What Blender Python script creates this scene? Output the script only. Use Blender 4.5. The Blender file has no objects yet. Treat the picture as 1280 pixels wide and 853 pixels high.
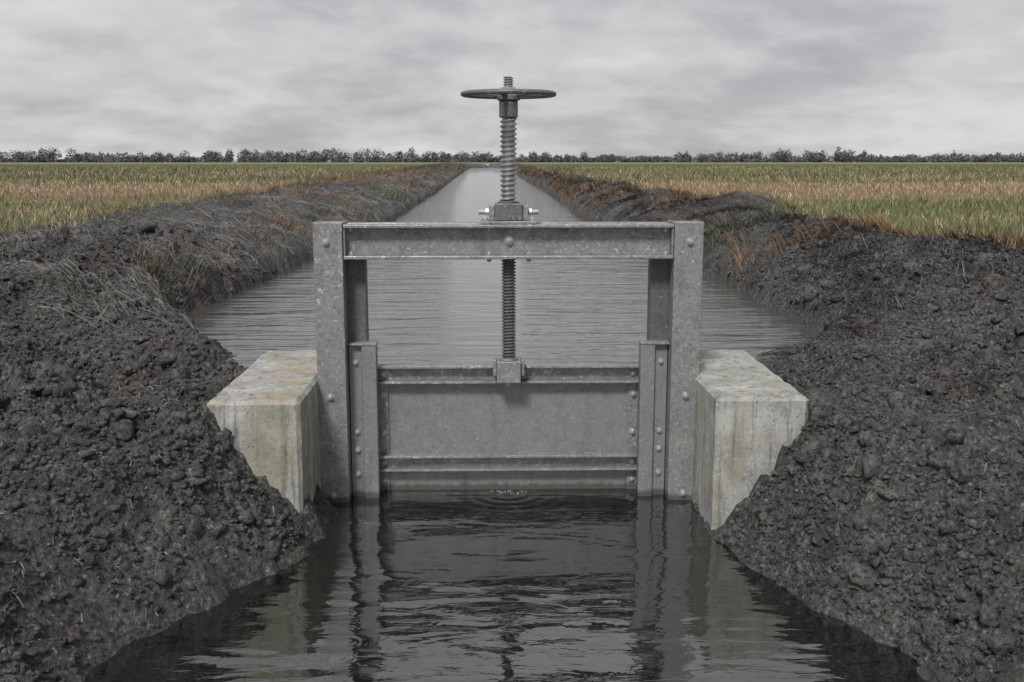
import bpy, bmesh, math
import numpy as np
from mathutils import Matrix, Vector

R = math.radians
scn = bpy.context.scene
COL = scn.collection
rng = np.random.default_rng(11)

# ------------------------------------------------------------------ helpers
def tag(o, label=None, cat=None, group=None, kind=None):
    for k, v in (('label', label), ('category', cat), ('group', group), ('kind', kind)):
        if v: o[k] = v
    return o

def link(name, me, mats=(), parent=None, smooth=False):
    me.name = name
    for m in (mats if isinstance(mats, (list, tuple)) else [mats]):
        if m and m.name not in [x.name for x in me.materials if x]: me.materials.append(m)
    o = bpy.data.objects.new(name, me)
    COL.objects.link(o)
    if parent is not None:
        o.parent = parent
        p = parent; loc = Vector((0, 0, 0))
        o.matrix_parent_inverse = Matrix.Translation(-world_loc(parent))
    if smooth:
        me.polygons.foreach_set('use_smooth', np.ones(len(me.polygons), bool))
    return o

def world_loc(o):
    v = Vector(o.location)
    p = o
    if o.parent is not None:
        v = Vector(o.location) + world_loc(o.parent) + o.matrix_parent_inverse.translation
    return v

def mesh_np(name, verts, faces):
    """verts (n,3), faces (m,k) int"""
    verts = np.ascontiguousarray(verts, np.float32); faces = np.ascontiguousarray(faces, np.int32)
    me = bpy.data.meshes.new(name)
    n, (m, k) = len(verts), faces.shape
    me.vertices.add(n); me.vertices.foreach_set('co', verts.ravel())
    me.loops.add(m * k); me.loops.foreach_set('vertex_index', faces.ravel())
    me.polygons.add(m)
    me.polygons.foreach_set('loop_start', np.arange(0, m * k, k, dtype=np.int32))
    me.update(calc_edges=True); me.validate()
    return me

def grid_faces(nr, nc):
    i = np.arange(nr * nc).reshape(nr, nc)
    return np.stack([i[:-1, :-1], i[:-1, 1:], i[1:, 1:], i[1:, :-1]], -1).reshape(-1, 4)

def set_col(me, name, cols):
    a = me.attributes.new(name, 'FLOAT_COLOR', 'POINT')
    c = np.ones((len(cols), 4), np.float32); c[:, :3] = cols
    a.data.foreach_set('color', c.ravel())

# ---- numpy gradient-ish noise
def _hash(ix, iy, seed):
    h = (ix.astype(np.int64) * 374761393 + iy.astype(np.int64) * 668265263 + seed * 974711) & 0xffffffff
    h = ((h ^ (h >> 13)) * 1274126177) & 0xffffffff
    return (h ^ (h >> 16)) & 0xffffffff

def noise(x, y, seed=0):
    """perlin noise, about -0.7..0.7"""
    x = np.asarray(x, float); y = np.asarray(y, float)
    ix = np.floor(x); iy = np.floor(y); fx = x - ix; fy = y - iy
    u = fx * fx * fx * (fx * (fx * 6 - 15) + 10); v = fy * fy * fy * (fy * (fy * 6 - 15) + 10)
    def g(dx, dy):
        a = _hash(ix + dx, iy + dy, seed) * (2 * math.pi / 4294967296.0)
        return np.cos(a) * (fx - dx) + np.sin(a) * (fy - dy)
    return (g(0, 0) * (1 - u) + g(1, 0) * u) * (1 - v) + (g(0, 1) * (1 - u) + g(1, 1) * u) * v

def sstep(a, b, x):
    t = np.clip((x - a) / (b - a), 0, 1); return t * t * (3 - 2 * t)

# ------------------------------------------------------------------ materials
def mat(name):
    m = bpy.data.materials.new(name); m.use_nodes = True
    nt = m.node_tree; b = nt.nodes['Principled BSDF']
    return m, nt, b

def N(nt, typ, **kw):
    n = nt.nodes.new(typ)
    for k, v in kw.items():
        if k.startswith('i_'): n.inputs[k[2:].replace('_', ' ')].default_value = v
        else: setattr(n, k, v)
    return n

def ramp(nt, fac, stops):
    r = nt.nodes.new('ShaderNodeValToRGB')
    e = r.color_ramp.elements
    while len(e) < len(stops): e.new(0.5)
    for k, (p, c) in zip(e, stops):
        k.position = p; k.color = (c, c, c, 1) if isinstance(c, (int, float)) else (*c, 1)
    nt.links.new(fac, r.inputs[0]); return r.outputs[0]

def coords(nt, scale=(1, 1, 1), space='Object', loc=(0, 0, 0)):
    t = nt.nodes.new('ShaderNodeTexCoord'); mp = nt.nodes.new('ShaderNodeMapping')
    mp.inputs['Scale'].default_value = scale; mp.inputs['Location'].default_value = loc
    nt.links.new(t.outputs[space], mp.inputs[0]); return mp.outputs[0]

def tnoise(nt, vec, scale, detail=4, rough=.55, dist=0):
    n = N(nt, 'ShaderNodeTexNoise'); n.inputs['Scale'].default_value = scale
    n.inputs['Detail'].default_value = detail; n.inputs['Roughness'].default_value = rough
    n.inputs['Distortion'].default_value = dist
    nt.links.new(vec, n.inputs['Vector']); return n.outputs['Fac']

def mix(nt, fac, a, b, typ='MIX'):
    m = nt.nodes.new('ShaderNodeMix'); m.data_type = 'RGBA'; m.blend_type = typ
    for s, v in ((m.inputs[0], fac), (m.inputs[6], a), (m.inputs[7], b)):
        if isinstance(v, (int, float)): s.default_value = v
        elif isinstance(v, tuple): s.default_value = (*v, 1)
        else: nt.links.new(v, s)
    return m.outputs[2]

def math_(nt, op, a, b=0.0, clamp=False):
    m = nt.nodes.new('ShaderNodeMath'); m.operation = op; m.use_clamp = clamp
    for s, v in zip(m.inputs, (a, b)):
        if isinstance(v, (int, float)): s.default_value = v
        else: nt.links.new(v, s)
    return m.outputs[0]

def bump(nt, b, height, strength=.5, dist=.01, prev=None):
    n = nt.nodes.new('ShaderNodeBump'); n.inputs['Strength'].default_value = strength
    n.inputs['Distance'].default_value = dist
    nt.links.new(height, n.inputs['Height'])
    if prev is not None: nt.links.new(prev, n.inputs['Normal'])
    if b is not None: nt.links.new(n.outputs[0], b.inputs['Normal'])
    return n.outputs[0]

def m_mud(name, k):
    m, nt, b = mat(name)
    v = coords(nt)
    big = tnoise(nt, v, 1.7, 5, .6); mid = tnoise(nt, v, 11, 5, .65); fine = tnoise(nt, v, 48, 5, .72)
    c = ramp(nt, big, [(.3, (.032 * k, .031 * k, .030 * k)), (.5, (.058 * k, .056 * k, .054 * k)), (.7, (.095 * k, .092 * k, .088 * k))])
    c = mix(nt, ramp(nt, mid, [(.42, .0), (.68, .7)]), c, (.13 * k, .126 * k, .121 * k))
    c = mix(nt, ramp(nt, fine, [(.36, .95), (.50, 0.)]), c, (.010, .010, .0095))
    c = mix(nt, ramp(nt, fine, [(.57, 0.), (.66, .85)]), c, (.30, .293, .28))
    pink = tnoise(nt, v, 2.1, 3, .5)
    c = mix(nt, ramp(nt, pink, [(.64, 0.), (.74, .4)]), c, (.17, .085, .085))
    nt.links.new(c, b.inputs['Base Color'])
    nt.links.new(ramp(nt, mid, [(.3, .6), (.7, .9)]), b.inputs['Roughness'])
    b.inputs['Specular IOR Level'].default_value = .35
    n1 = bump(nt, None, mid, 1.0, .05)
    bump(nt, b, fine, 1.0, .03, n1)
    return m

def m_galv(name, base, dark, light, rough=.5, metal=.35, speck=1.0, stain=.5, wet_shade=.7):
    m, nt, b = mat(name)
    v = coords(nt)
    vo = N(nt, 'ShaderNodeTexVoronoi', feature='F1'); vo.inputs['Scale'].default_value = 95
    nt.links.new(v, vo.inputs['Vector'])
    hv = N(nt, 'ShaderNodeSeparateColor'); nt.links.new(vo.outputs['Color'], hv.inputs[0])
    blot = tnoise(nt, v, 14, 6, .65); fine = tnoise(nt, v, 75, 4, .75)
    vz = N(nt, 'ShaderNodeSeparateXYZ'); nt.links.new(v, vz.inputs[0])
    spk = tnoise(nt, v, 27, 4, .7)
    vs = coords(nt, (22, 22, 2.0)); streak = tnoise(nt, vs, 1.0, 4, .6)
    c = mix(nt, ramp(nt, blot, [(.3, 0.), (.7, 1.)]), dark, base)
    c = mix(nt, math_(nt, 'MULTIPLY', hv.outputs[0], .35), c, light)
    c = mix(nt, ramp(nt, fine, [(.60, 0.), (.66, .8 * speck)]), c, (.68, .68, .67))
    c = mix(nt, ramp(nt, fine, [(.33, .7 * speck), (.41, 0.)]), c, (.10, .10, .10))
    c = mix(nt, ramp(nt, streak, [(.55, 0.), (.75, stain)]), c, (.12, .117, .11))
    c = mix(nt, ramp(nt, spk, [(.62, 0.), (.68, .6 * speck)]), c, (.60, .60, .59))
    c = mix(nt, ramp(nt, spk, [(.30, .6 * speck), (.38, 0.)]), c, (.085, .085, .083))
    # wet: damp stain plus shadow line at the waterline, put into the colour
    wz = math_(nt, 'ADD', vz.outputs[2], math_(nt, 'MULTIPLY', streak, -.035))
    c = mix(nt, ramp(nt, wz, [(0., wet_shade), (.018, 0.)]), c, (.035, .035, .03))
    nt.links.new(c, b.inputs['Base Color'])
    b.inputs['Metallic'].default_value = metal
    nt.links.new(ramp(nt, blot, [(.3, rough + .12), (.7, rough - .1)]), b.inputs['Roughness'])
    bump(nt, b, fine, .25, .004)
    return m

def m_concrete(name, red, moss):
    m, nt, b = mat(name)
    v = coords(nt)
    blot = tnoise(nt, v, 7, 6, .65); fine = tnoise(nt, v, 60, 5, .78)
    boards = tnoise(nt, coords(nt, (24, 24, 1.6)), 1.0, 5, .7, .15)
    c = mix(nt, ramp(nt, blot, [(.3, 0.), (.72, 1.)]), (.20, .198, .192), (.43, .428, .415))
    c = mix(nt, ramp(nt, boards, [(.36, .85), (.48, 0.)]), c, (.10, .10, .095))
    c = mix(nt, ramp(nt, fine, [(.58, 0.), (.66, .7)]), c, (.62, .615, .60))
    c = mix(nt, ramp(nt, fine, [(.36, .8), (.44, 0.)]), c, (.09, .09, .085))
    ms = tnoise(nt, coords(nt, (5.5, 5.5, 1.6), loc=(moss, 0, 0)), 1.0, 5, .65)
    mm = math_(nt, 'MULTIPLY', ramp(nt, ms, [(.48, 0.), (.60, .85)]), ramp(nt, fine, [(.40, .08), (.60, .9)]))
    c = mix(nt, mm, c, (.215, .22, .10))
    # ochre red lichen, on the upward face only
    g = N(nt, 'ShaderNodeNewGeometry'); sp = N(nt, 'ShaderNodeSeparateXYZ'); nt.links.new(g.outputs['Normal'], sp.inputs[0])
    rd = math_(nt, 'MULTIPLY', ramp(nt, tnoise(nt, coords(nt, (4, 6, 4), loc=(3.1, 1.7, 0)), 1.0, 4, .6), [(.50, 0.), (.62, red)]), sp.outputs[2], True)
    c = mix(nt, rd, c, (.36, .25, .18))
    nt.links.new(c, b.inputs['Base Color']); b.inputs['Roughness'].default_value = .85
    n1 = bump(nt, None, boards, .5, .01)
    bump(nt, b, fine, .6, .008, n1)
    return m

def m_water(name, upstream):
    m, nt, b = mat(name)
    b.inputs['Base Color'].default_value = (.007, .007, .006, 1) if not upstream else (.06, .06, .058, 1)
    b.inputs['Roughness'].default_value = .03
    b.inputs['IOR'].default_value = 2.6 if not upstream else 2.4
    if upstream:
        a = tnoise(nt, coords(nt, (.9, 4.4, 1)), 1.0, 2, .5, .5)
        s = tnoise(nt, coords(nt, (2.6, 14.0, 1)), 1.0, 3, .6, .5)
        n1 = bump(nt, None, a, .45, .055)
        bump(nt, b, s, .5, .018, n1)
    else:
        a = tnoise(nt, coords(nt, (1.5, 4.2, 1)), 1.0, 2, .45, .6)
        s = tnoise(nt, coords(nt, (6.0, 16.0, 1)), 1.0, 3, .55, .6)
        # rings where water leaks under the leaf
        mp = coords(nt, (1, 1, 1), loc=(-.09, -4.72, 0))
        ln = N(nt, 'ShaderNodeVectorMath', operation='LENGTH'); nt.links.new(mp, ln.inputs[0])
        d = ln.outputs['Value']
        ring = math_(nt, 'MULTIPLY', math_(nt, 'SINE', math_(nt, 'MULTIPLY', d, 95.)), ramp(nt, d, [(.0, 1.), (.3, .25), (.75, 0.)]))
        n1 = bump(nt, None, a, .32, .06)
        n2 = bump(nt, None, ring, .3, .004, n1)
        bump(nt, b, s, .20, .016, n2)
    return m

def m_attr(name, rough=.7, trans=0.0):
    m, nt, b = mat(name)
    a = N(nt, 'ShaderNodeAttribute', attribute_name='Col')
    nt.links.new(a.outputs['Color'], b.inputs['Base Color']); b.inputs['Roughness'].default_value = rough
    b.inputs['Specular IOR Level'].default_value = .3
    return m

def m_field():
    m, nt, b = mat('field_soil_and_crop')
    v = coords(nt)
    sep = N(nt, 'ShaderNodeSeparateXYZ'); nt.links.new(v, sep.inputs[0])
    Y = sep.outputs[1]
    nz = tnoise(nt, coords(nt, (.05, .35, 1)), 1.0, 4, .6)
    near = tnoise(nt, v, 9, 5, .7)
    yw = math_(nt, 'ADD', Y, math_(nt, 'MULTIPLY', math_(nt, 'SUBTRACT', nz, .5), 9.0))
    t = math_(nt, 'DIVIDE', yw, 400.0, True)
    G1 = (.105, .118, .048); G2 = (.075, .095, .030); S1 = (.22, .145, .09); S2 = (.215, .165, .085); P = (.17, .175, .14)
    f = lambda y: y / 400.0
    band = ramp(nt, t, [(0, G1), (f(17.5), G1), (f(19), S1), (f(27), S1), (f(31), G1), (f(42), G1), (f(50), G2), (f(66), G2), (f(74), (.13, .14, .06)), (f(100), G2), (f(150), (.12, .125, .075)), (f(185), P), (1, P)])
    c = mix(nt, ramp(nt, near, [(.35, .55), (.6, 0.)]), band, (.055, .05, .035))
    patch = tnoise(nt, coords(nt, (.12, .5, 1), loc=(7, 3, 0)), 1.0, 4, .6)
    c = mix(nt, ramp(nt, patch, [(.52, 0.), (.64, .7)]), c, band if False else (.215, .165, .10))
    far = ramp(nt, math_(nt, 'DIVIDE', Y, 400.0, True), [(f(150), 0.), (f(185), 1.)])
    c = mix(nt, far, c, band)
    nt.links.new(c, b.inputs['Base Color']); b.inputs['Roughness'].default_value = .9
    b.inputs['Specular IOR Level'].default_value = .15
    bump(nt, b, near, .8, .05)
    return m

MUD = m_mud('dark_peaty_mud', 1.2); CLOD = m_mud('crumbled_peaty_soil', 1.45)
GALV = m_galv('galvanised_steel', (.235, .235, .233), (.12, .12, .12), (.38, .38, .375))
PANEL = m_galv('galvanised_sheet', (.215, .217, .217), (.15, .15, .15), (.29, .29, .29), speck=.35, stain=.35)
RAILM = m_galv('dark_rail_steel', (.085, .085, .085), (.05, .05, .05), (.13, .18, .18), speck=.2, metal=.05)  # rear rail steel, set darker than the rest of the frame
BOLTM = m_galv('bright_bolt_steel', (.46, .46, .455), (.33, .33, .33), (.58, .58, .58), rough=.35, metal=.6, speck=.2, stain=.1, wet_shade=0.)
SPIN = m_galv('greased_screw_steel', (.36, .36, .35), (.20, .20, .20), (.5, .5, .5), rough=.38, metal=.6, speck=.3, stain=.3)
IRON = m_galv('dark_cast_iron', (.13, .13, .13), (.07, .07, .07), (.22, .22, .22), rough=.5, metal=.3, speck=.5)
CONL = m_concrete('mossy_concrete_with_ochre_lichen', .5, 0.0)
CONR = m_concrete('mossy_pale_concrete', .0, 4.3)
FIELD = m_field()
BLADE = m_attr('grass_blades', .65)
STRAW = m_attr('dead_grass_strands', .6)
TREE = m_attr('bare_far_trees', .9)

# ------------------------------------------------------------------ terrain shape
Z_UP = 0.45          # canal water above the ditch water
LY = np.array([[-6, 1.55], [2, 1.40], [3.0, 1.24], [3.23, 1.14], [3.53, .95], [3.9, .79], [4.2, .74], [4.95, .74], [5.2, 1.15], [5.9, 1.36], [6.6, 2.1], [7.4, 2.24], [10.7, 2.0], [19, 1.74], [33, 1.70], [60, 1.9], [121, 2.1], [125, -.3], [140, -.3]])
RY = np.array([[-6, 1.65], [2, 1.45], [3.0, 1.34], [3.23, 1.25], [3.63, 1.04], [4.13, .96], [4.4, .97], [4.95, 1.0], [5.2, 1.32], [5.8, 1.55], [6.3, 2.16], [9.5, 2.18], [19.3, 1.76], [34, 1.92], [70, 1.93], [121, 2.0], [125, -.3], [140, -.3]])
BL = np.array([[-6, 3.9], [8, 3.8], [9, 4.0], [12.6, 4.75], [18, 4.65], [140, 4.55]])
BR = np.array([[-6, 4.6], [7, 4.0], [9.5, 3.5], [14, 3.9], [20, 3.3], [35, 2.9], [140, 2.9]])

def edge(x, y):
    hl = np.interp(y, LY[:, 0], LY[:, 1]); hr = np.interp(y, RY[:, 0], RY[:, 1])
    wob = .07 * noise(y * 1.3, x * 0 + 3.3, 5) + .05 * noise(y * 4.1, np.sign(x) * 7.7, 6) + .05 * noise(y * 9.0, np.sign(x) * 4.7, 7)
    wob = wob * (.6 + .4 * sstep(5.3, 7, y))
    return np.where(x < 0, hl, hr) + wob

def bound(x, y):
    br = np.interp(y, BR[:, 0], BR[:, 1])
    return np.where(x < 0, np.interp(y, BL[:, 0], BL[:, 1]), br)

def land(x, y):
    """field level, falling gently away towards the far trees"""
    return .86 - 2.86 * np.clip((y - 120) / 780.0, 0, 3)

def height(x, y, detail=True):
    x = np.asarray(x, float); y = np.asarray(y, float)
    hw = edge(x, y); s = np.abs(x) - hw; b = bound(x, y)
    lev = Z_UP * sstep(4.85, 5.2, y)
    # downstream profile
    pd = np.where(s < .4, 1.12 * s, .448 + .42 * sstep(.4, 3.0, s) )
    pd = pd - .16 * np.clip(np.abs(x) - (b - .15), 0, 2)
    # upstream profile
    t = s / np.maximum(b - hw, .4)
    pu = lev + .43 * np.clip(t / .5, 0, 1) ** .42 - .36 * np.clip(t - .8, 0, 2)
    pu = np.where(s < 0, lev + 1.3 * s, pu)
    w = sstep(4.7, 7.0, y)
    z = pd * (1 - w) + pu * w
    z = np.where(s < 0, np.minimum(z, lev + 1.1 * s), z)
    z = np.maximum(z, lev - .4)
    # soil packed against the outside of the concrete
    near = np.exp(-((y - 4.75) / .75) ** 2) * sstep(1.05, 1.25, np.abs(x - .08)) * np.exp(-np.clip(np.abs(x - .08) - 1.2, 0, 9) ** 2 / .4)
    z = z + near * .07
    # heaps
    for hx, hy, hh, hr in ((3.35, 13.6, .16, .55), (3.0, 17.0, .12, .6), (2.6, 22, .12, .8), (-1.75, 3.75, .06, .35), (1.9, 3.9, .07, .4), (-2.2, 5.4, .06, .6), (2.5, 6.0, .07, .6)):
        z = z + hh * np.exp(-((x - hx) ** 2 + (y - hy) ** 2) / hr ** 2)
    if detail:
        k = sstep(-.15, .35, s)
        far = 1 + .4 * sstep(10, 40, y)
        z = z + k * far * (.075 * noise(x * 1.1, y * 1.0, 1) + .075 * noise(x * 2.7, y * 2.3, 2))
        # clods: rounded lumps with creases between
        wx = x + .05 * noise(x * 6, y * 6, 31); wy = y + .05 * noise(x * 6, y * 6, 32)
        kk = sstep(-.2, .12, s) * (1 - .3 * sstep(7, 16, y)) * np.clip(.85 + 1.3 * noise(x * .9 + 3, y * .8, 12) + .9 * noise(x * 2.3, y * 2.1, 13), .25, 1.7)
        z = z + kk * (0.17 * (.3 - np.abs(noise(wx * 4.0, wy * 3.8, 3))) + .115 * (.28 - np.abs(noise(wx * 9.0, wy * 8.5, 4))) )
        z = z + kk * (.060 * (.28 - np.abs(noise(wx * 19, wy * 18, 8))) + .034 * (.28 - np.abs(noise(wx * 37, wy * 35, 9))))
    return z

def build_banks():
    ys = [-4.0]
    while ys[-1] < 131:
        y = ys[-1]
        ys.append(y + (.08 if y < 2.2 else .0145 if y < 7.2 else y * .0024 if y < 40 else y * .006))
    ys = np.array(ys)
    u = np.linspace(-1, 1, 640)
    xs = 5.7 * (np.abs(u) ** 1.12) * np.sign(u)
    X, Y = np.meshgrid(xs, ys)
    Z = height(X, Y)
    me = mesh_np('mud_banks', np.stack([X, Y, Z], -1).reshape(-1, 3), grid_faces(len(ys), len(xs)))
    o = link('mud_banks', me, MUD, smooth=True)
    tag(o, 'dark churned mud banks along both sides of the ditch', 'ground', kind='structure')

def build_field():
    ys = [-40.0]
    while ys[-1] < 4000:
        y = ys[-1]; ys.append(y + (2 if y < 4 else .25 if y < 12 else max(.25, y * .03)))
    ys = np.array(ys)
    g = np.concatenate([np.arange(0, 8, .25), 8 * 1.12 ** np.arange(0, 52)]); g = g[g < 3500]
    V = []; F = []; n = 0
    def fz(X, Y):
        return land(X, Y) + .03 * noise(X * .7, Y * .7, 21) * np.exp(-np.abs(Y) / 60) + .012 * noise(X * 3, Y * 3, 22) * np.exp(-np.abs(Y) / 30)
    for sgn in (-1, 1):
        Y = np.repeat(ys[:, None], len(g), 1)
        b0 = bound(np.full_like(Y, sgn), Y) - .5
        X = sgn * (b0 + g[None, :])
        V.append(np.stack([X, Y, fz(X, Y)], -1).reshape(-1, 3))
        f = grid_faces(len(ys), len(g));
        if sgn < 0: f = f[:, ::-1]
        F.append(f + n); n += X.size
    ym = ys[ys > 127.0]; xm = np.linspace(-4.05, 2.4, 9)
    X, Y = np.meshgrid(xm, ym)
    V.append(np.stack([X, Y, fz(X, Y)], -1).reshape(-1, 3)); F.append(grid_faces(len(ym), len(xm)) + n)
    me = mesh_np('field', np.concatenate(V), np.concatenate(F))
    tag(link('field', me, FIELD, smooth=True), 'flat striped crop field on both sides of the canal', 'field', kind='structure')

def blades(P, H, W, az, lean, cols, name, material, curve=.5, segs=2, widthface=None):
    """tapering bent blades rooted at P (n,3); lean = horizontal reach, az = direction"""
    n = len(P)
    d = np.stack([np.cos(az), np.sin(az), np.zeros(n)], -1)
    if widthface is None: widthface = rng.uniform(0, math.pi, n)
    s = np.stack([np.cos(widthface), np.sin(widthface), np.zeros(n)], -1) * (W[:, None] * .5)
    ts = np.linspace(0, 1, segs + 1)
    rows = []
    for t in ts[:-1]:
        c = P + d * (lean * t ** (1 + curve))[:, None]; c = c + np.array([0, 0, 1.]) * (H * (t if segs == 1 else t * (1.25 - .25 * t)))[:, None]
        w = (1 - .55 * t)
        rows += [c - s * w, c + s * w]
    tip = P + d * lean[:, None] + np.array([0, 0, 1.]) * H[:, None]
    rows.append(tip)
    k = len(rows)
    V = np.stack(rows, 1).reshape(-1, 3)
    base = np.arange(n)[:, None] * k
    F = []
    for i in range(segs - 1):
        a = 2 * i
        F.append(np.concatenate([base + a, base + a + 1, base + a + 3], 1)); F.append(np.concatenate([base + a, base + a + 3, base + a + 2], 1))
    a = 2 * (segs - 1)
    F.append(np.concatenate([base + a, base + a + 1, base + a + 2], 1))
    me = mesh_np(name, V, np.concatenate(F))
    set_col(me, 'Col', np.repeat(cols, k, 0))
    return link(name, me, material)

def build_field_grass():
    n = 330000
    y = 5 + 75 * rng.random(n) ** 1.7
    x = (rng.random(n) * 2 - 1) * (.62 * y + 5)
    b = bound(x, y)
    keep = (np.abs(x) > b - .35 + .5 * noise(x * .9, y * .9, 51)) & (height(x, y, False) < .99)
    x, y = x[keep], y[keep]
    # rows of drilled crop
    dens = noise(x * .8, y * .5, 52) + .8 * noise(x * .22, y * .12, 53)
    keep = rng.random(len(x)) < np.clip(.75 + .8 * dens, .12, 1)
    x, y = x[keep], y[keep]; n = len(x)
    z = np.maximum(.85, np.where(np.abs(x) < bound(x, y) + .6, height(x, y), 0))
    band = sstep(17, 20, y + 5 * noise(x * .08, y * .2, 54)) * (1 - sstep(27, 32, y))
    pat = sstep(.02, .16, noise(x * .16, y * .4, 55) + .5 * noise(x * .6, y * .9, 56))
    strawp = np.clip(.30 + .60 * band + .55 * pat, 0, .95)
    st = rng.random(n) < strawp
    k = rng.random((n, 1))
    k = k ** 1.3
    green = np.array([.030, .045, .012]) * (1 - k) + np.array([.22, .24, .115]) * k
    straw = np.array([.12, .075, .042]) * (1 - k) + np.array([.58, .46, .32]) * k
    cols = np.where(st[:, None], straw, green)
    sc = 1 + .9 * sstep(15, 60, y)
    H = rng.uniform(.05, .17, n) * sc * np.where(st, .75, 1)
    W = rng.uniform(.005, .011, n) * (1 + 2.2 * sstep(10, 50, y))
    blades(np.stack([x, y, z - .01], -1), H, W, rng.uniform(0, 6.283, n), H * rng.uniform(.1, .9, n), cols, 'field_grass', BLADE, segs=2)
    tag(bpy.data.objects['field_grass'], 'short mixed green crop and straw stubble blades over the field', 'grass', kind='stuff')

def build_bank_grass():
    # strands lying down the slopes towards the water
    n = 260000
    y = 5.6 + 60 * rng.random(n) ** 2.6
    sd = np.where(rng.random(n) < .5, -1.0, 1.0)
    s = rng.random(n) ** 1.1 * 2.5 - .02
    x = sd * (edge(sd, y) + s)
    tuft = .8 * noise(x * 1.5, y * 1.1, 161) + .9 * noise(x * 3.4, y * 2.8, 62) + np.where(sd > 0, .12, -.05)
    keep = rng.random(n) < np.clip(.16 + 1.2 * tuft, .01, .75) * np.where(s > 1.5, .35, 1) * sstep(5.4, 8.0, y + .8 * noise(x * 1.1, y, 66))
    x, y, sd, s = x[keep], y[keep], sd[keep], s[keep]; n = len(x)
    L = rng.uniform(.08, .30, n) * (1 + .3 * sstep(15, 40, y))
    swirl = 1.5 * noise(x * .9, y * .7, 63) + .45 * rng.standard_normal(n)
    az = np.where(sd < 0, 0.0, math.pi) + np.where(sd < 0, -.35, .35) + swirl * .8
    k = rng.random((n, 1))
    k = k ** 2.6
    cols = np.array([.022, .021, .020]) * (1 - k) + np.array([.27, .26, .245]) * k
    rust = (noise(x * .5, y * .22, 64) > np.where(sd > 0, .08, .30)) & (y > 11) & (rng.random(n) < .55)
    cols = np.where(rust[:, None], np.array([.07, .040, .020]) * (1 - k) + np.array([.36, .21, .11]) * k, cols)
    gr = (noise(x * .6, y * .3, 65) > .34) & (rng.random(n) < .4)
    cols = np.where(gr[:, None], np.array([.05, .055, .025]) * (1 - k) + np.array([.16, .17, .09]) * k, cols)
    tx, ty = x + np.cos(az) * L, y + np.sin(az) * L
    ok = (np.abs(tx) - edge(tx, ty)) > -.03
    x, y, sd, s, L, az, cols = x[ok], y[ok], sd[ok], s[ok], L[ok], az[ok], cols[ok]; n = len(x)
    # follow the ground: root, middle and tip all measured on it
    P0 = np.stack([x, y], -1); D = np.stack([np.cos(az), np.sin(az)], -1)
    W = rng.uniform(.0018, .0048, n) * (1 + 1.6 * sstep(9, 35, y))
    segs = 4; rows = []
    nrm = np.stack([-D[:, 1], D[:, 0]], -1)
    bend = rng.uniform(-.12, .12, n)
    arch = rng.uniform(.01, .06, n)
    floor_ = Z_UP + .004
    for i in range(segs + 1):
        t = i / segs
        q = P0 + D * (L * t)[:, None] + nrm * (bend * t * t)[:, None]
        h = np.maximum(height(q[:, 0], q[:, 1]), floor_) + arch * math.sin(math.pi * min(1, t * 1.05)) + .006
        w = W * (1 - .7 * t) * .5
        off = nrm * w[:, None]
        rows.append(np.concatenate([q - off, h[:, None]], 1)); rows.append(np.concatenate([q + off, (h + W * .5)[:, None]], 1))
    k2 = len(rows); V = np.stack(rows, 1).reshape(-1, 3); base = np.arange(n)[:, None] * k2
    F = np.concatenate([np.concatenate([base + 2 * i, base + 2 * i + 1, base + 2 * i + 3, base + 2 * i + 2], 1) for i in range(segs)])
    me = mesh_np('dead_grass', V, F); set_col(me, 'Col', np.repeat(cols, k2, 0))
    tag(link('dead_grass', me, STRAW), 'matted grey and rusty dead grass hanging down the canal banks', 'dead grass', kind='stuff')

def build_tufts():
    """rooted tussocks on the crests and slopes of the far banks"""
    m = 5200
    y = 7.5 + 110 * rng.random(m) ** 1.9; sd = np.where(rng.random(m) < .5, -1., 1.)
    hw = edge(sd, y); b = bound(sd, y)
    q = rng.random(m)
    x = sd * (hw + .05 + (b - hw + .3) * np.where(rng.random(m) < .5, 1 - .28 * q, q))
    keep = noise(x * .7, y * .35, 171) + .7 * noise(x * 2.0, y * 1.2, 172) + .25 * sstep(12, 30, y) > .12
    x, y, sd = x[keep], y[keep], sd[keep]; m = len(x)
    kind = noise(x * .4, y * .12, 173) + .15 * rng.standard_normal(m) + np.where(sd > 0, .10, .02)
    per = 26; n = m * per
    R0 = rng.uniform(.03, .12, m) * (1 + .5 * sstep(20, 60, y))
    X = np.repeat(x, per) + np.repeat(R0, per) * rng.standard_normal(n) * .8; Y = np.repeat(y, per) + np.repeat(R0, per) * rng.standard_normal(n) * .8
    hgt = np.repeat(rng.uniform(.06, .22, m) * (1 + .4 * sstep(20, 60, y)), per) * rng.uniform(.5, 1.1, n)
    k = rng.random((n, 1)) ** 1.6; K = np.repeat(kind, per)[:, None]
    dark = np.array([.018, .018, .015]) * (1 - k) + np.array([.17, .165, .145]) * k
    rust = np.array([.06, .032, .015]) * (1 - k) + np.array([.40, .22, .10]) * k
    green = np.array([.025, .034, .012]) * (1 - k) + np.array([.17, .19, .085]) * k
    cols = np.where(K > .09, rust, np.where(K < -.16, green, dark))
    Z = height(X, Y) - .01
    W = rng.uniform(.004, .008, n) * (1 + 1.8 * sstep(15, 60, Y))
    az = np.where(np.repeat(sd, per) < 0, 0, math.pi) + rng.normal(0, 1.1, n)
    o = blades(np.stack([X, Y, Z], -1), hgt, W, az, hgt * rng.uniform(.3, 1.3, n), cols, 'bank_grass', STRAW, segs=2)
    tag(o, 'dark, green and rusty brown tussocks rooted on the canal banks', 'bank grass', kind='stuff')

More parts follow.
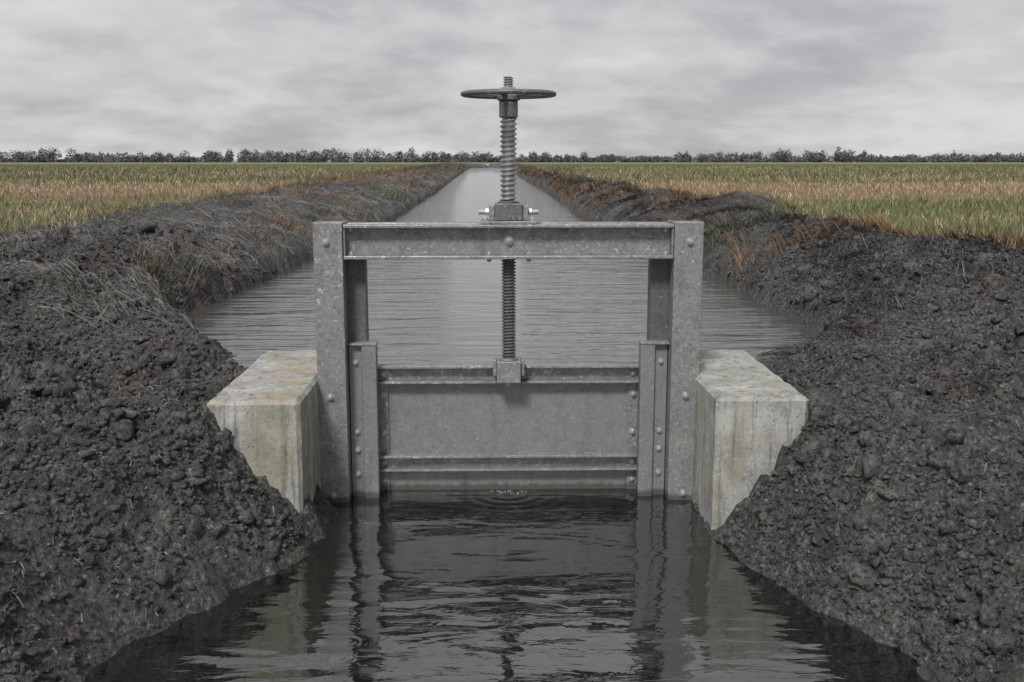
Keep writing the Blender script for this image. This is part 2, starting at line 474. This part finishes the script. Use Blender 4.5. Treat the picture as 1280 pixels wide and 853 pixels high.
def build_mud_straw():
    n = 26000
    y = 2.2 + 6 * rng.random(n); x = (rng.random(n) * 2 - 1) * 4.8
    hw = edge(x, y)
    keep = (np.abs(x) > hw + .03) & ~((np.abs(x - .085) < 1.26) & (y > 4.1) & (y < 5.35))
    x, y = x[keep], y[keep]; n = len(x)
    L = .010 + .028 * rng.random(n) ** 2; az = rng.uniform(0, 6.283, n)
    D = np.stack([np.cos(az), np.sin(az)], -1); nrm = np.stack([-D[:, 1], D[:, 0]], -1); W = rng.uniform(.0012, .0028, n)
    rows = []
    for t in (0, .5, 1):
        q = np.stack([x, y], -1) + D * (L * t)[:, None]
        h = height(q[:, 0], q[:, 1]) + .004 + .010 * t * rng.random(n)
        off = nrm * (W * .5 * (1 - .4 * t))[:, None]
        rows.append(np.concatenate([q - off, h[:, None]], 1)); rows.append(np.concatenate([q + off, h[:, None] + .001], 1))
    V = np.stack(rows, 1).reshape(-1, 3); base = np.arange(n)[:, None] * 6
    F = np.concatenate([np.concatenate([base + 2 * i, base + 2 * i + 1, base + 2 * i + 3, base + 2 * i + 2], 1) for i in range(2)])
    k = rng.random((n, 1)) ** 1.5; cols = np.array([.05, .048, .045]) * (1 - k) + np.array([.36, .35, .33]) * k
    me = mesh_np('straw_bits', V, F); set_col(me, 'Col', np.repeat(cols, 6, 0))
    tag(link('straw_bits', me, STRAW), 'loose pale straw bits scattered over the near mud', 'straw', kind='stuff')

def build_clods():
    def batch(sub, n, rmin, rspan, power, sink, big, y1):
        bm = bmesh.new(); bmesh.ops.create_icosphere(bm, subdivisions=sub, radius=1)
        base = np.array([v.co[:] for v in bm.verts]); fc = np.array([[v.index for v in f.verts] for f in bm.faces]); bm.free()
        T = []
        for i in range(24):
            q = base.copy()
            d = noise(q[:, 0] * 1.3 + 9 * i, q[:, 1] * 1.3 + q[:, 2] * .9, 70 + i) * .8 + noise(q[:, 0] * 3 + q[:, 2] * 2, q[:, 1] * 3 - q[:, 2] * 2, 90 + i) * .6
            T.append(q * (1 + d)[:, None])
        T = np.array(T)
        y = 2.3 + y1 * rng.random(n) ** 1.15; x = (rng.random(n) * 2 - 1) * np.minimum(4.8, .55 * y + 1.2)
        s = np.abs(x) - edge(x, y)
        cl = noise(x * 1.4, y * 1.4, 80) + .6 * noise(x * 4, y * 4, 81)
        keep = (s > .0) & ~((np.abs(x - .085) < 1.26) & (y > 4.10) & (y < 5.32)) & (rng.random(n) < .62 + 1.0 * cl) & (np.abs(x) < bound(x, y) + .1)
        x, y = x[keep], y[keep]; n = len(x)
        r = rmin + rspan * rng.random(n) ** power
        if big: r = np.where(rng.random(n) < .03, r * rng.uniform(1.5, 3.4, n), r)
        z = height(x, y) + r * sink
        sc = r[:, None] * rng.uniform(.5, 1.5, (n, 3)); sc[:, 2] *= .85
        q = T[rng.integers(0, 24, n)] * sc[:, None, :]
        a = rng.uniform(0, 6.283, n); c, sn = np.cos(a)[:, None], np.sin(a)[:, None]
        V = np.stack([q[..., 0] * c - q[..., 1] * sn + x[:, None], q[..., 0] * sn + q[..., 1] * c + y[:, None], q[..., 2] + z[:, None]], -1).reshape(-1, 3)
        F = (fc[None] + (np.arange(n) * len(base))[:, None, None]).reshape(-1, 3)
        return V, F
    V, F = batch(2, 34000, .010, .024, 2.6, .05, True, 7.7)
    V2, F2 = batch(1, 230000, .0045, .009, 1.8, .35, False, 6.5)
    me = mesh_np('mud_clods', np.concatenate([V, V2]), np.concatenate([F, F2 + len(V)]))
    tag(link('mud_clods', me, CLOD, smooth=False), 'small loose clods of dark soil strewn over the banks', 'soil clods', kind='stuff')

def build_treeline():
    V = []; C = []
    xs = np.arange(-800, 800, 1.7)
    tops = 8.3 + 5.5 * noise(xs * .011, xs * 0 + .4, 101) + 4.0 * np.clip(noise(xs * .055, xs * 0 + 5, 102), -.3, 1) + 1.5 * noise(xs * .2, xs * 0 + 9, 103)
    for x0, top in zip(xs, tops):
        yy = 900 + rng.uniform(-35, 35); g0 = float(land(0, yy))
        low = rng.random() < .55
        h = rng.uniform(2.5, 6.0) if low else max(5.5, top * 1.0 + rng.uniform(-2.2, 1.2) + (rng.random() < .05) * rng.uniform(1.5, 4.5))
        w = rng.uniform(2.4, 5.0) if rng.random() < .7 else rng.uniform(5, 9)
        m = 190
        th = rng.uniform(0, 6.283, m); u = rng.uniform(-1, 1, m); rr = rng.random(m) ** .4
        p = np.stack([np.cos(th) * np.sqrt(1 - u * u) * w * rr, np.sin(th) * np.sqrt(1 - u * u) * w * rr, (u * rr * .52 + .46) * h], -1)
        p[:, 2] += .25 * noise(p[:, 0], p[:, 2], 7) * h * .3
        p += np.array([x0 + rng.uniform(-1.5, 1.5), yy, g0 + .1])
        e1 = rng.standard_normal((m, 3)) * .5; e2 = rng.standard_normal((m, 3)) * .5
        V.append(np.stack([p - e1, p + e1, p + e2 * 1.3], 1).reshape(-1, 3))
        k = rng.random((m, 1)) * .7 + rng.random() * .3
        C.append(np.repeat(np.array([.06, .062, .06]) * (1 - k) + np.array([.15, .15, .145]) * k, 3, 0))
        # trunk
        t = np.array([[x0 - .2, yy, g0], [x0 + .2, yy, g0], [x0, yy, g0 + h * .8], [x0, yy - .2, g0], [x0, yy + .2, g0], [x0, yy, g0 + h * .8]])
        V.append(t); C.append(np.full((6, 3), .06))
    V = np.concatenate(V); C = np.concatenate(C)
    me = mesh_np('treeline', V, np.arange(len(V)).reshape(-1, 3)); set_col(me, 'Col', C)
    tag(link('treeline', me, TREE), 'low dark line of far trees along the horizon', 'treeline', kind='stuff')

def build_foam():
    bm = bmesh.new(); bmesh.ops.create_icosphere(bm, subdivisions=1, radius=1)
    base = np.array([v.co[:] for v in bm.verts]); fc = np.array([[v.index for v in f.verts] for f in bm.faces]); bm.free()
    n = 60
    x = .06 + .06 * rng.standard_normal(n); y = 4.765 - np.abs(.022 * rng.standard_normal(n)) - .01
    r = .001 + .003 * rng.random(n) ** 2
    V = (base[None] * r[:, None, None] + np.stack([x, y, r * .3], -1)[:, None]).reshape(-1, 3)
    F = (fc[None] + (np.arange(n) * len(base))[:, None, None]).reshape(-1, 3)
    m, nt, b = mat('froth'); b.inputs['Base Color'].default_value = (.30, .30, .29, 1); b.inputs['Roughness'].default_value = .2
    tag(link('foam', mesh_np('foam', V, F), m, smooth=True), 'small froth where water leaks out under the leaf', 'foam', kind='stuff')

def build_water():
    # canal, held back by the gate
    def poly(name, rows, z, material, label, sub=1):
        V = []; F = []
        for (y, xl, xr) in rows: V += [(xl, y, z), (xr, y, z)]
        for i in range(len(rows) - 1): F.append((2 * i, 2 * i + 1, 2 * i + 3, 2 * i + 2))
        o = link(name, mesh_np(name, np.array(V), np.array(F)), material)
        tag(o, label, 'water', kind='structure')
    poly('canal_water', [(4.806, -.9, 1.08), (5.22, -.9, 1.08), (5.221, -1.6, 1.8), (6.0, -2.2, 2.2), (7.0, -2.6, 2.6), (123, -2.8, 2.8), (127, -1, 1)], Z_UP, m_water('rippled_canal_water', True), 'grey rippled water of the long straight canal above the gate')
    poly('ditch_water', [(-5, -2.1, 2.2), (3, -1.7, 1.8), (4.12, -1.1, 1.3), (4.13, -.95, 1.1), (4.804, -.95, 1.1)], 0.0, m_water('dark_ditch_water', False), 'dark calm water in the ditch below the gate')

# ------------------------------------------------------------------ concrete abutments
def build_block(name, x0, x1, y0, y1, z1, material, label, seed):
    bm = bmesh.new()
    bmesh.ops.create_cube(bm, size=1)
    for v in bm.verts:
        v.co = ((x0 + x1) / 2 + v.co.x * (x1 - x0), (y0 + y1) / 2 + v.co.y * (y1 - y0), (z1 - .6) / 2 + v.co.z * (z1 + .6))
    bmesh.ops.bevel(bm, geom=bm.edges[:], offset=.016, segments=1, affect='EDGES')
    bmesh.ops.subdivide_edges(bm, edges=[e for e in bm.edges if e.calc_length() > .1], cuts=34, use_grid_fill=True)
    co = np.array([v.co[:] for v in bm.verts])
    d = .006 * noise(co[:, 0] * 9 + seed, co[:, 1] * 9 + co[:, 2] * 7, 41) + .005 * noise(co[:, 0] * 30 + co[:, 1] * 30, co[:, 2] * 2 + seed, 42) + .008 * np.minimum(0, noise(co[:, 0] * 17 + co[:, 2] * 15, co[:, 1] * 16 + seed, 43) + .15)
    for v, dd in zip(bm.verts, d): v.co += v.normal * float(dd) + Vector((0, 0, 0))
    base = Vector(((x0 + x1) / 2, (y0 + y1) / 2, 0))
    for v in bm.verts: v.co -= base
    me = bpy.data.meshes.new(name); bm.to_mesh(me); bm.free()
    o = link(name, me, material); o.location = base
    return tag(o, label, 'abutment', group='concrete abutments of the sluice gate')

# ------------------------------------------------------------------ gate parts
class MB:
    def __init__(s): s.bm = bmesh.new()
    def box(s, x0, x1, y0, y1, z0, z1, bev=.002):
        b = bmesh.new(); bmesh.ops.create_cube(b, size=1)
        for v in b.verts: v.co = ((x0 + x1) / 2 + v.co.x * (x1 - x0), (y0 + y1) / 2 + v.co.y * (y1 - y0), (z0 + z1) / 2 + v.co.z * (z1 - z0))
        if bev: bmesh.ops.bevel(b, geom=b.edges[:], offset=bev, segments=2, affect='EDGES', profile=.5)
        return s.add(b)
    def add(s, b):
        me = bpy.data.meshes.new('t'); b.to_mesh(me); b.free(); s.bm.from_mesh(me); bpy.data.meshes.remove(me); return s
    def cyl(s, c, axis, r, h, seg=24, r2=None, bev=.0015):
        b = bmesh.new(); bmesh.ops.create_cone(b, cap_ends=True, segments=seg, radius1=r, radius2=r if r2 is None else r2, depth=h)
        if bev: bmesh.ops.bevel(b, geom=[e for e in b.edges if len([f for f in e.link_faces if len(f.verts) > 4]) == 1], offset=bev, segments=1, affect='EDGES')
        q = Vector((0, 0, 1)).rotation_difference(Vector(axis)).to_matrix().to_4x4()
        bmesh.ops.transform(b, matrix=Matrix.Translation(Vector(c)) @ q, verts=b.verts)
        return s.add(b)
    def obj(s, name, material, parent=None, smooth=False):
        me = bpy.data.meshes.new(name); s.bm.to_mesh(me); s.bm.free()
        o = link(name, me, material, parent)
        if smooth:
            for p in me.polygons: p.use_smooth = True
            try: me.set_sharp_from_angle(angle=R(35))
            except Exception: pass
        return o

def bolt_mesh(r):
    m = MB()
    m.cyl((0, 0, .0015), (0, 0, 1), r * 1.25, .003, 20, bev=.0005)      # washer
    m.cyl((0, 0, .003 + r * .4), (0, 0, 1), r, r * .8, 6, r2=r * .96, bev=.001)   # hexagon head
    m.cyl((0, 0, .003 + r * .95), (0, 0, 1), r * .55, r * .35, 12, r2=r * .45, bev=.0005)
    me = bpy.data.meshes.new('bolt'); m.bm.to_mesh(me); m.bm.free(); me.materials.append(BOLTM); return me
BM = {}
def bolt(loc, parent, axis=(0, -1, 0), r=.013, name='bolt'):
    if r not in BM: BM[r] = bolt_mesh(r)
    o = bpy.data.objects.new(name, BM[r]); COL.objects.link(o)
    o.parent = parent
    o.matrix_parent_inverse = Matrix.Translation(-world_loc(parent))
    o.location = loc
    q = Vector((0, 0, 1)).rotation_difference(Vector(axis)) ; o.rotation_euler = (q @ Matrix.Rotation(float(rng.uniform(0, 1)), 3, 'Z').to_quaternion()).to_euler()
    return o

def thread(name, cx, cy, z0, z1, Rr, depth, pitch, parent, material, seg=28):
    rows = int((z1 - z0) / pitch * 10) + 2
    zz = np.linspace(z0, z1, rows); th = np.linspace(0, 2 * math.pi, seg, endpoint=False)
    Z, T = np.meshgrid(zz, th, indexing='ij')
    ph = (Z / pitch - T / (2 * math.pi)) % 1.0
    tri = np.clip(np.abs(ph - .5) * 4 - .45, 0, 1)       # flat crests, sloping flanks
    rad = Rr - depth * tri
    V = np.stack([cx + rad * np.cos(T), cy + rad * np.sin(T), Z], -1).reshape(-1, 3)
    i = np.arange(rows * seg).reshape(rows, seg); j = np.roll(i, -1, 1)
    F = np.stack([i[:-1], j[:-1], j[1:], i[1:]], -1).reshape(-1, 4)
    n = len(V); V = np.concatenate([V, [[cx, cy, z0], [cx, cy, z1]]])
    me = bpy.data.meshes.new(name)
    faces = [tuple(f) for f in F] + [(int(i[0, (k + 1) % seg]), int(i[0, k]), n) for k in range(seg)] + [(int(i[-1, k]), int(i[-1, (k + 1) % seg]), n + 1) for k in range(seg)]
    me.from_pydata([tuple(v) for v in V], [], faces)
    return link(name, me, material, parent, smooth=False)

def build_gate():
    CX = .0915; D = 4.60
    root = bpy.data.objects.new('sluice_gate', None); COL.objects.link(root); root.location = (CX, 4.70, 0); root.empty_display_size = .2
    tag(root, 'galvanised steel sluice gate with screw spindle and handwheel spanning the ditch', 'sluice gate')
    # uprights: channels with the web towards the viewer
    for sx in (-1, 1):
        xo = CX + sx * .8635; xi = CX + sx * .7345
        a, b = min(xo, xi), max(xo, xi)
        m = MB()
        m.box(a, b, D, D + .010, -.45, 1.282, .003)
        m.box(a, a + .010, D + .0102, D + .205, -.45, 1.281, .002); m.box(b - .010, b, D + .0102, D + .205, -.45, 1.281, .002)
        m.box(a + .0105, b - .0105, D + .0105, D + .204, 1.262, 1.276, .001)
        p = m.obj('post', GALV, root)
        xc = (a + b) / 2
        for z in (1.196, .497, .034): bolt((xc + (-.008 if sx < 0 else .004), D, z), p, r=.014 if z > .1 else .013)
        # dark rail behind, carrying the leaf
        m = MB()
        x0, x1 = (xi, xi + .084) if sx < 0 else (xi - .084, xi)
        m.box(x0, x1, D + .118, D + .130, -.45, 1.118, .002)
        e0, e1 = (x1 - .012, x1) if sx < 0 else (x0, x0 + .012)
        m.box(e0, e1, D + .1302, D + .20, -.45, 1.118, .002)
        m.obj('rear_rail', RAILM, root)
        # guide: bolted flange and a square tube
        m = MB()
        f0, f1 = (xi + .004, xi + .064) if sx < 0 else (xi - .064, xi - .004)
        t0, t1 = (xi + .064, xi + .131) if sx < 0 else (xi - .131, xi - .064)
        m.box(f0, f1 - .0 if sx > 0 else f1, D + .085, D + .097, -.45, .722, .0015)
        m.box(t0 + .0004, t1, D + .060, D + .128, -.45, .722, .004)
        g = m.obj('guide_rail', PANEL, root)
        m = MB()
        m.box(min(f0, t0) - .002, max(f1, t1) + .003, D + .056, D + .129, .7222, .732, .002)
        m.obj('guide_cap', GALV, root)
        for z in (.640, .312, .225, .110): bolt(((f0 + f1) / 2, D + .085, z), g, r=.012)
    xa, xb = CX - .7325, CX + .7325
    # top beam, an open channel facing the viewer, and its twin behind the screw
    m = MB()
    m.box(xa, xb, D + .004, D + .070, 1.256, 1.272, .004)
    m.box(xa, xb, D + .004, D + .070, 1.118, 1.134, .004)
    m.box(xa, xb, D + .060, D + .0698, 1.1342, 1.2558, .001)
    m.box(xa + .0005, xa + .009, D + .012, D + .0598, 1.1345, 1.2555, .001); m.box(xb - .009, xb - .0005, D + .012, D + .0598, 1.1345, 1.2555, .001)
    beam = m.obj('crossbeam', GALV, root)
    m = MB()
    m.box(xa, xb, D + .140, D + .2, 1.256, 1.272, .004); m.box(xa, xb, D + .140, D + .2, 1.118, 1.134, .004); m.box(xa, xb, D + .140, D + .150, 1.1342, 1.2558, .001)
    m.obj('rear_crossbeam', GALV, root)
    for dx in (-.70, -.088, .088, .70):
        bolt((CX + dx, D + .032, 1.256), beam, (0, 0, -1), .012); bolt((CX + dx, D + .030, 1.134), beam, (0, 0, 1), .012)
        if abs(dx) < .1: bolt((CX + dx, D + .030, 1.118), beam, (0, 0, -1), .010)
    bolt((CX, D + .060, 1.200), beam, r=.018)
    # screw bearing on top of the beam
    SY = D + .105
    m = MB(); m.box(CX - .062, CX + .062, SY - .055, SY + .055, 1.2855, 1.362, .005)
    m.cyl((CX, SY, 1.366), (0, 0, 1), .047, .010, 28)
    bb = m.obj('screw_bearing', IRON, root)
    m = MB(); m.box(CX - .124, CX + .124, SY - .10, SY + .085, 1.2725, 1.2852, .003); m.obj('base_plate', GALV, bb)
    for sx in (-1, 1):
        m = MB()
        m.box(CX + sx * .075 - .0125, CX + sx * .075 + .0125, SY - .04, SY + .04, 1.2856, 1.352, .003); m.obj('cheek', GALV, bb)
        m = MB()
        m.cyl((CX + sx * .097, SY, 1.322), (sx, 0, 0), .018, .016, 6); m.cyl((CX + sx * .118, SY, 1.322), (sx, 0, 0), .0105, .034, 14)
        for k in range(5): m.cyl((CX + sx * (.108 + k * .006), SY, 1.322), (sx, 0, 0), .0125, .003, 14, bev=0)
        m.obj('side_bolt', BOLTM, bb)
        bolt((CX + sx * .105, SY - .06, 1.2852), bb, (0, 0, 1), .013)
    # screw: heavy thread above the beam, finer below
    thread('spindle', CX, SY, 1.371, 1.735, .0375, .0095, .0215, root, SPIN)
    thread('lower_spindle', CX, SY, .655, 1.272, .0335, .0085, .0145, root, IRON)
    # handwheel
    hub = MB(); hub.cyl((CX, SY, 1.774), (0, 0, 1), .0415, .075, 32, bev=.004); hub.cyl((CX, SY, 1.822), (0, 0, 1), .052, .022, 32, bev=.004)
    wheel = hub.obj('handwheel', IRON, root, smooth=True)
    seg, rs = 96, 14
    th = np.linspace(0, 2 * math.pi, seg, endpoint=False); ph = np.linspace(0, 2 * math.pi, rs, endpoint=False)
    T, P = np.meshgrid(th, ph, indexing='ij')
    rad = .1985 + .0135 * np.cos(P)
    V = np.stack([CX + rad * np.cos(T), SY + rad * np.sin(T), 1.838 + .0115 * np.sin(P)], -1).reshape(-1, 3)
    i = np.arange(seg * rs).reshape(seg, rs); ii = np.roll(i, -1, 0); j = np.roll(i, -1, 1); jj = np.roll(ii, -1, 1)
    link('rim', mesh_np('rim', V, np.stack([i, ii, jj, j], -1).reshape(-1, 4)), IRON, wheel, smooth=True)
    for k in range(5):
        a = 2 * math.pi * (k + .25) / 5 + .3
        b = bmesh.new(); bmesh.ops.create_cube(b, size=1)
        for v in b.verts: v.co = (.122 + v.co.x * .146, v.co.y * (.026 if v.co.x < 0 else .019), v.co.z * .011)
        bmesh.ops.bevel(b, geom=b.edges[:], offset=.003, segments=2, affect='EDGES')
        bmesh.ops.transform(b, matrix=Matrix.Translation((CX, SY, 1.832)) @ Matrix.Rotation(a, 4, 'Z') @ Matrix.Rotation(-.04, 4, 'Y'), verts=b.verts)
        m = MB(); m.add(b); m.obj('spoke', IRON, wheel)
    m = MB(); m.cyl((CX, SY, 1.846), (0, 0, 1), .043, .006, 24); m.cyl((CX, SY, 1.859), (0, 0, 1), .036, .018, 6); m.obj('locknut', BOLTM, wheel)
    thread('thread_end', CX, SY, 1.8685, 1.912, .023, .006, .0105, wheel, SPIN)
    # leaf
    L = D + .180
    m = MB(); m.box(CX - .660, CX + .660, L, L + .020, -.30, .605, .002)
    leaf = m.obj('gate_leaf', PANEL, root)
    lx0, lx1 = CX - .632, CX + .632
    def stiff(zt, zb):
        q = MB(); q.box(lx0, lx1, L - .055, L - .0005, zt - .012, zt, .002); q.box(lx0, lx1, L - .012, L - .0007, zb + .0115, zt - .0125, .001); q.box(lx0, lx1, L - .055, L - .0005, zb, zb + .011, .002)
        return q.obj('stiffener', GALV, leaf)
    s1 = stiff(.612, .528); s2 = stiff(.182, .106)
    for sx in (-1, 1):
        e = CX + sx * .588
        q = MB(); q.box(e - .024, e + .024, L - .010, L - .0008, .1825, .5275, .0015); st = q.obj('edge_strip', GALV, leaf)
        for z in (.468, .285): bolt((e, L - .010, z), st, r=.013)
        q = MB(); q.box(e - .024, e + .024, L - .010, L - .0008, -.28, .1055, .0015); st = q.obj('edge_strip', GALV, leaf)
        bolt((e, L - .010, .052), st, r=.013)
        bolt((e - sx * .004, L - .012, .570), s1, r=.013); bolt((e, L - .012, .144), s2, r=.013)
    # screw nut fixed on the leaf
    m = MB(); m.box(CX - .055, CX + .055, SY - .050, SY + .058, .545, .645, .004)
    for sx in (-1, 1): m.box(CX + sx * .064 - .0085, CX + sx * .064 + .0085, SY - .03, SY + .055, .575, .650, .003)
    m.cyl((CX, SY, .650), (0, 0, 1), .043, .010, 28)
    c = m.obj('spindle_nut', GALV, root)
    bolt((CX, L - .0005, .520), leaf, r=.013)

# ------------------------------------------------------------------ sky, sun, camera
def build_world():
    w = bpy.data.worlds.new('World'); scn.world = w; w.use_nodes = True
    nt = w.node_tree; bg = nt.nodes['Background']
    sky = N(nt, 'ShaderNodeTexSky', sky_type='NISHITA', sun_disc=False)
    sky.sun_elevation = R(48); sky.sun_rotation = R(200); sky.dust_density = 2.0
    tc = N(nt, 'ShaderNodeTexCoord'); sp = N(nt, 'ShaderNodeSeparateXYZ'); nt.links.new(tc.outputs['Generated'], sp.inputs[0])
    # flat cloud deck: project the direction onto a plane overhead
    zc = math_(nt, 'ADD', math_(nt, 'MAXIMUM', sp.outputs[2], 0.0), .26)
    cb = N(nt, 'ShaderNodeCombineXYZ')
    nt.links.new(math_(nt, 'DIVIDE', sp.outputs[0], zc), cb.inputs[0]); nt.links.new(math_(nt, 'DIVIDE', sp.outputs[1], zc), cb.inputs[1])
    n1 = tnoise(nt, cb.outputs[0], 1.0, 5, .5, .25)
    n2 = tnoise(nt, cb.outputs[0], 3.6, 6, .58, .2)
    f = math_(nt, 'ADD', math_(nt, 'MULTIPLY', n1, .68), math_(nt, 'MULTIPLY', n2, .32))
    cloud = ramp(nt, f, [(.36, (1.75, 1.75, 1.84)), (.45, (2.15, 2.15, 2.23)), (.52, (2.65, 2.65, 2.70)), (.60, (3.1, 3.1, 3.12)), (.68, (3.35, 3.35, 3.35))])
    cover = ramp(nt, n1, [(.2, .90), (.4, .985)])
    c = mix(nt, cover, sky.outputs[0], cloud)
    nt.links.new(c, bg.inputs['Color']); bg.inputs['Strength'].default_value = .089

def build_light_cam():
    l = bpy.data.lights.new('sun', 'SUN'); l.energy = 1.5; l.angle = R(12); l.color = (1, .97, .93)
    o = bpy.data.objects.new('sun', l); COL.objects.link(o)
    el, az = R(48), R(200)      # azimuth clockwise from +Y: behind the viewer
    d = Vector((math.sin(az) * math.cos(el), math.cos(az) * math.cos(el), math.sin(el)))
    o.rotation_euler = d.to_track_quat('Z', 'Y').to_euler(); o.location = d * 30
    c = bpy.data.cameras.new('camera'); c.sensor_width = 36; c.lens = 36 * 1300 / 1280; c.clip_end = 9000; c.clip_start = .05
    co = bpy.data.objects.new('camera', c); COL.objects.link(co)
    co.location = (0, 0, 1.56); co.rotation_euler = (R(90 - 9.969), 0, R(-1.302))
    scn.camera = co

build_world(); build_light_cam()
build_banks(); build_field(); build_water()
tag(bpy.data.objects['mud_banks'])
build_block('concrete_abutment', -1.147, -.770, 4.13, 5.28, .590, CONL, 'mossy concrete abutment with ochre red lichen patches on its top', 1.0)
build_block('concrete_abutment', .938, 1.322, 4.15, 5.25, .590, CONR, 'greyer concrete abutment without red lichen, green moss low on its front', 5.0)
build_gate()
build_clods(); build_foam(); build_mud_straw(); build_bank_grass(); build_tufts(); build_field_grass(); build_treeline()

vs = scn.view_settings
vs.view_transform = 'Standard'; vs.look = 'None'; vs.gamma = 1; vs.use_curve_mapping = False; vs.exposure = 1.3
scn.render.resolution_x, scn.render.resolution_y = 1024, 682
scn.render.engine = 'CYCLES'
scn.cycles.max_bounces = 6; scn.cycles.use_denoising = True
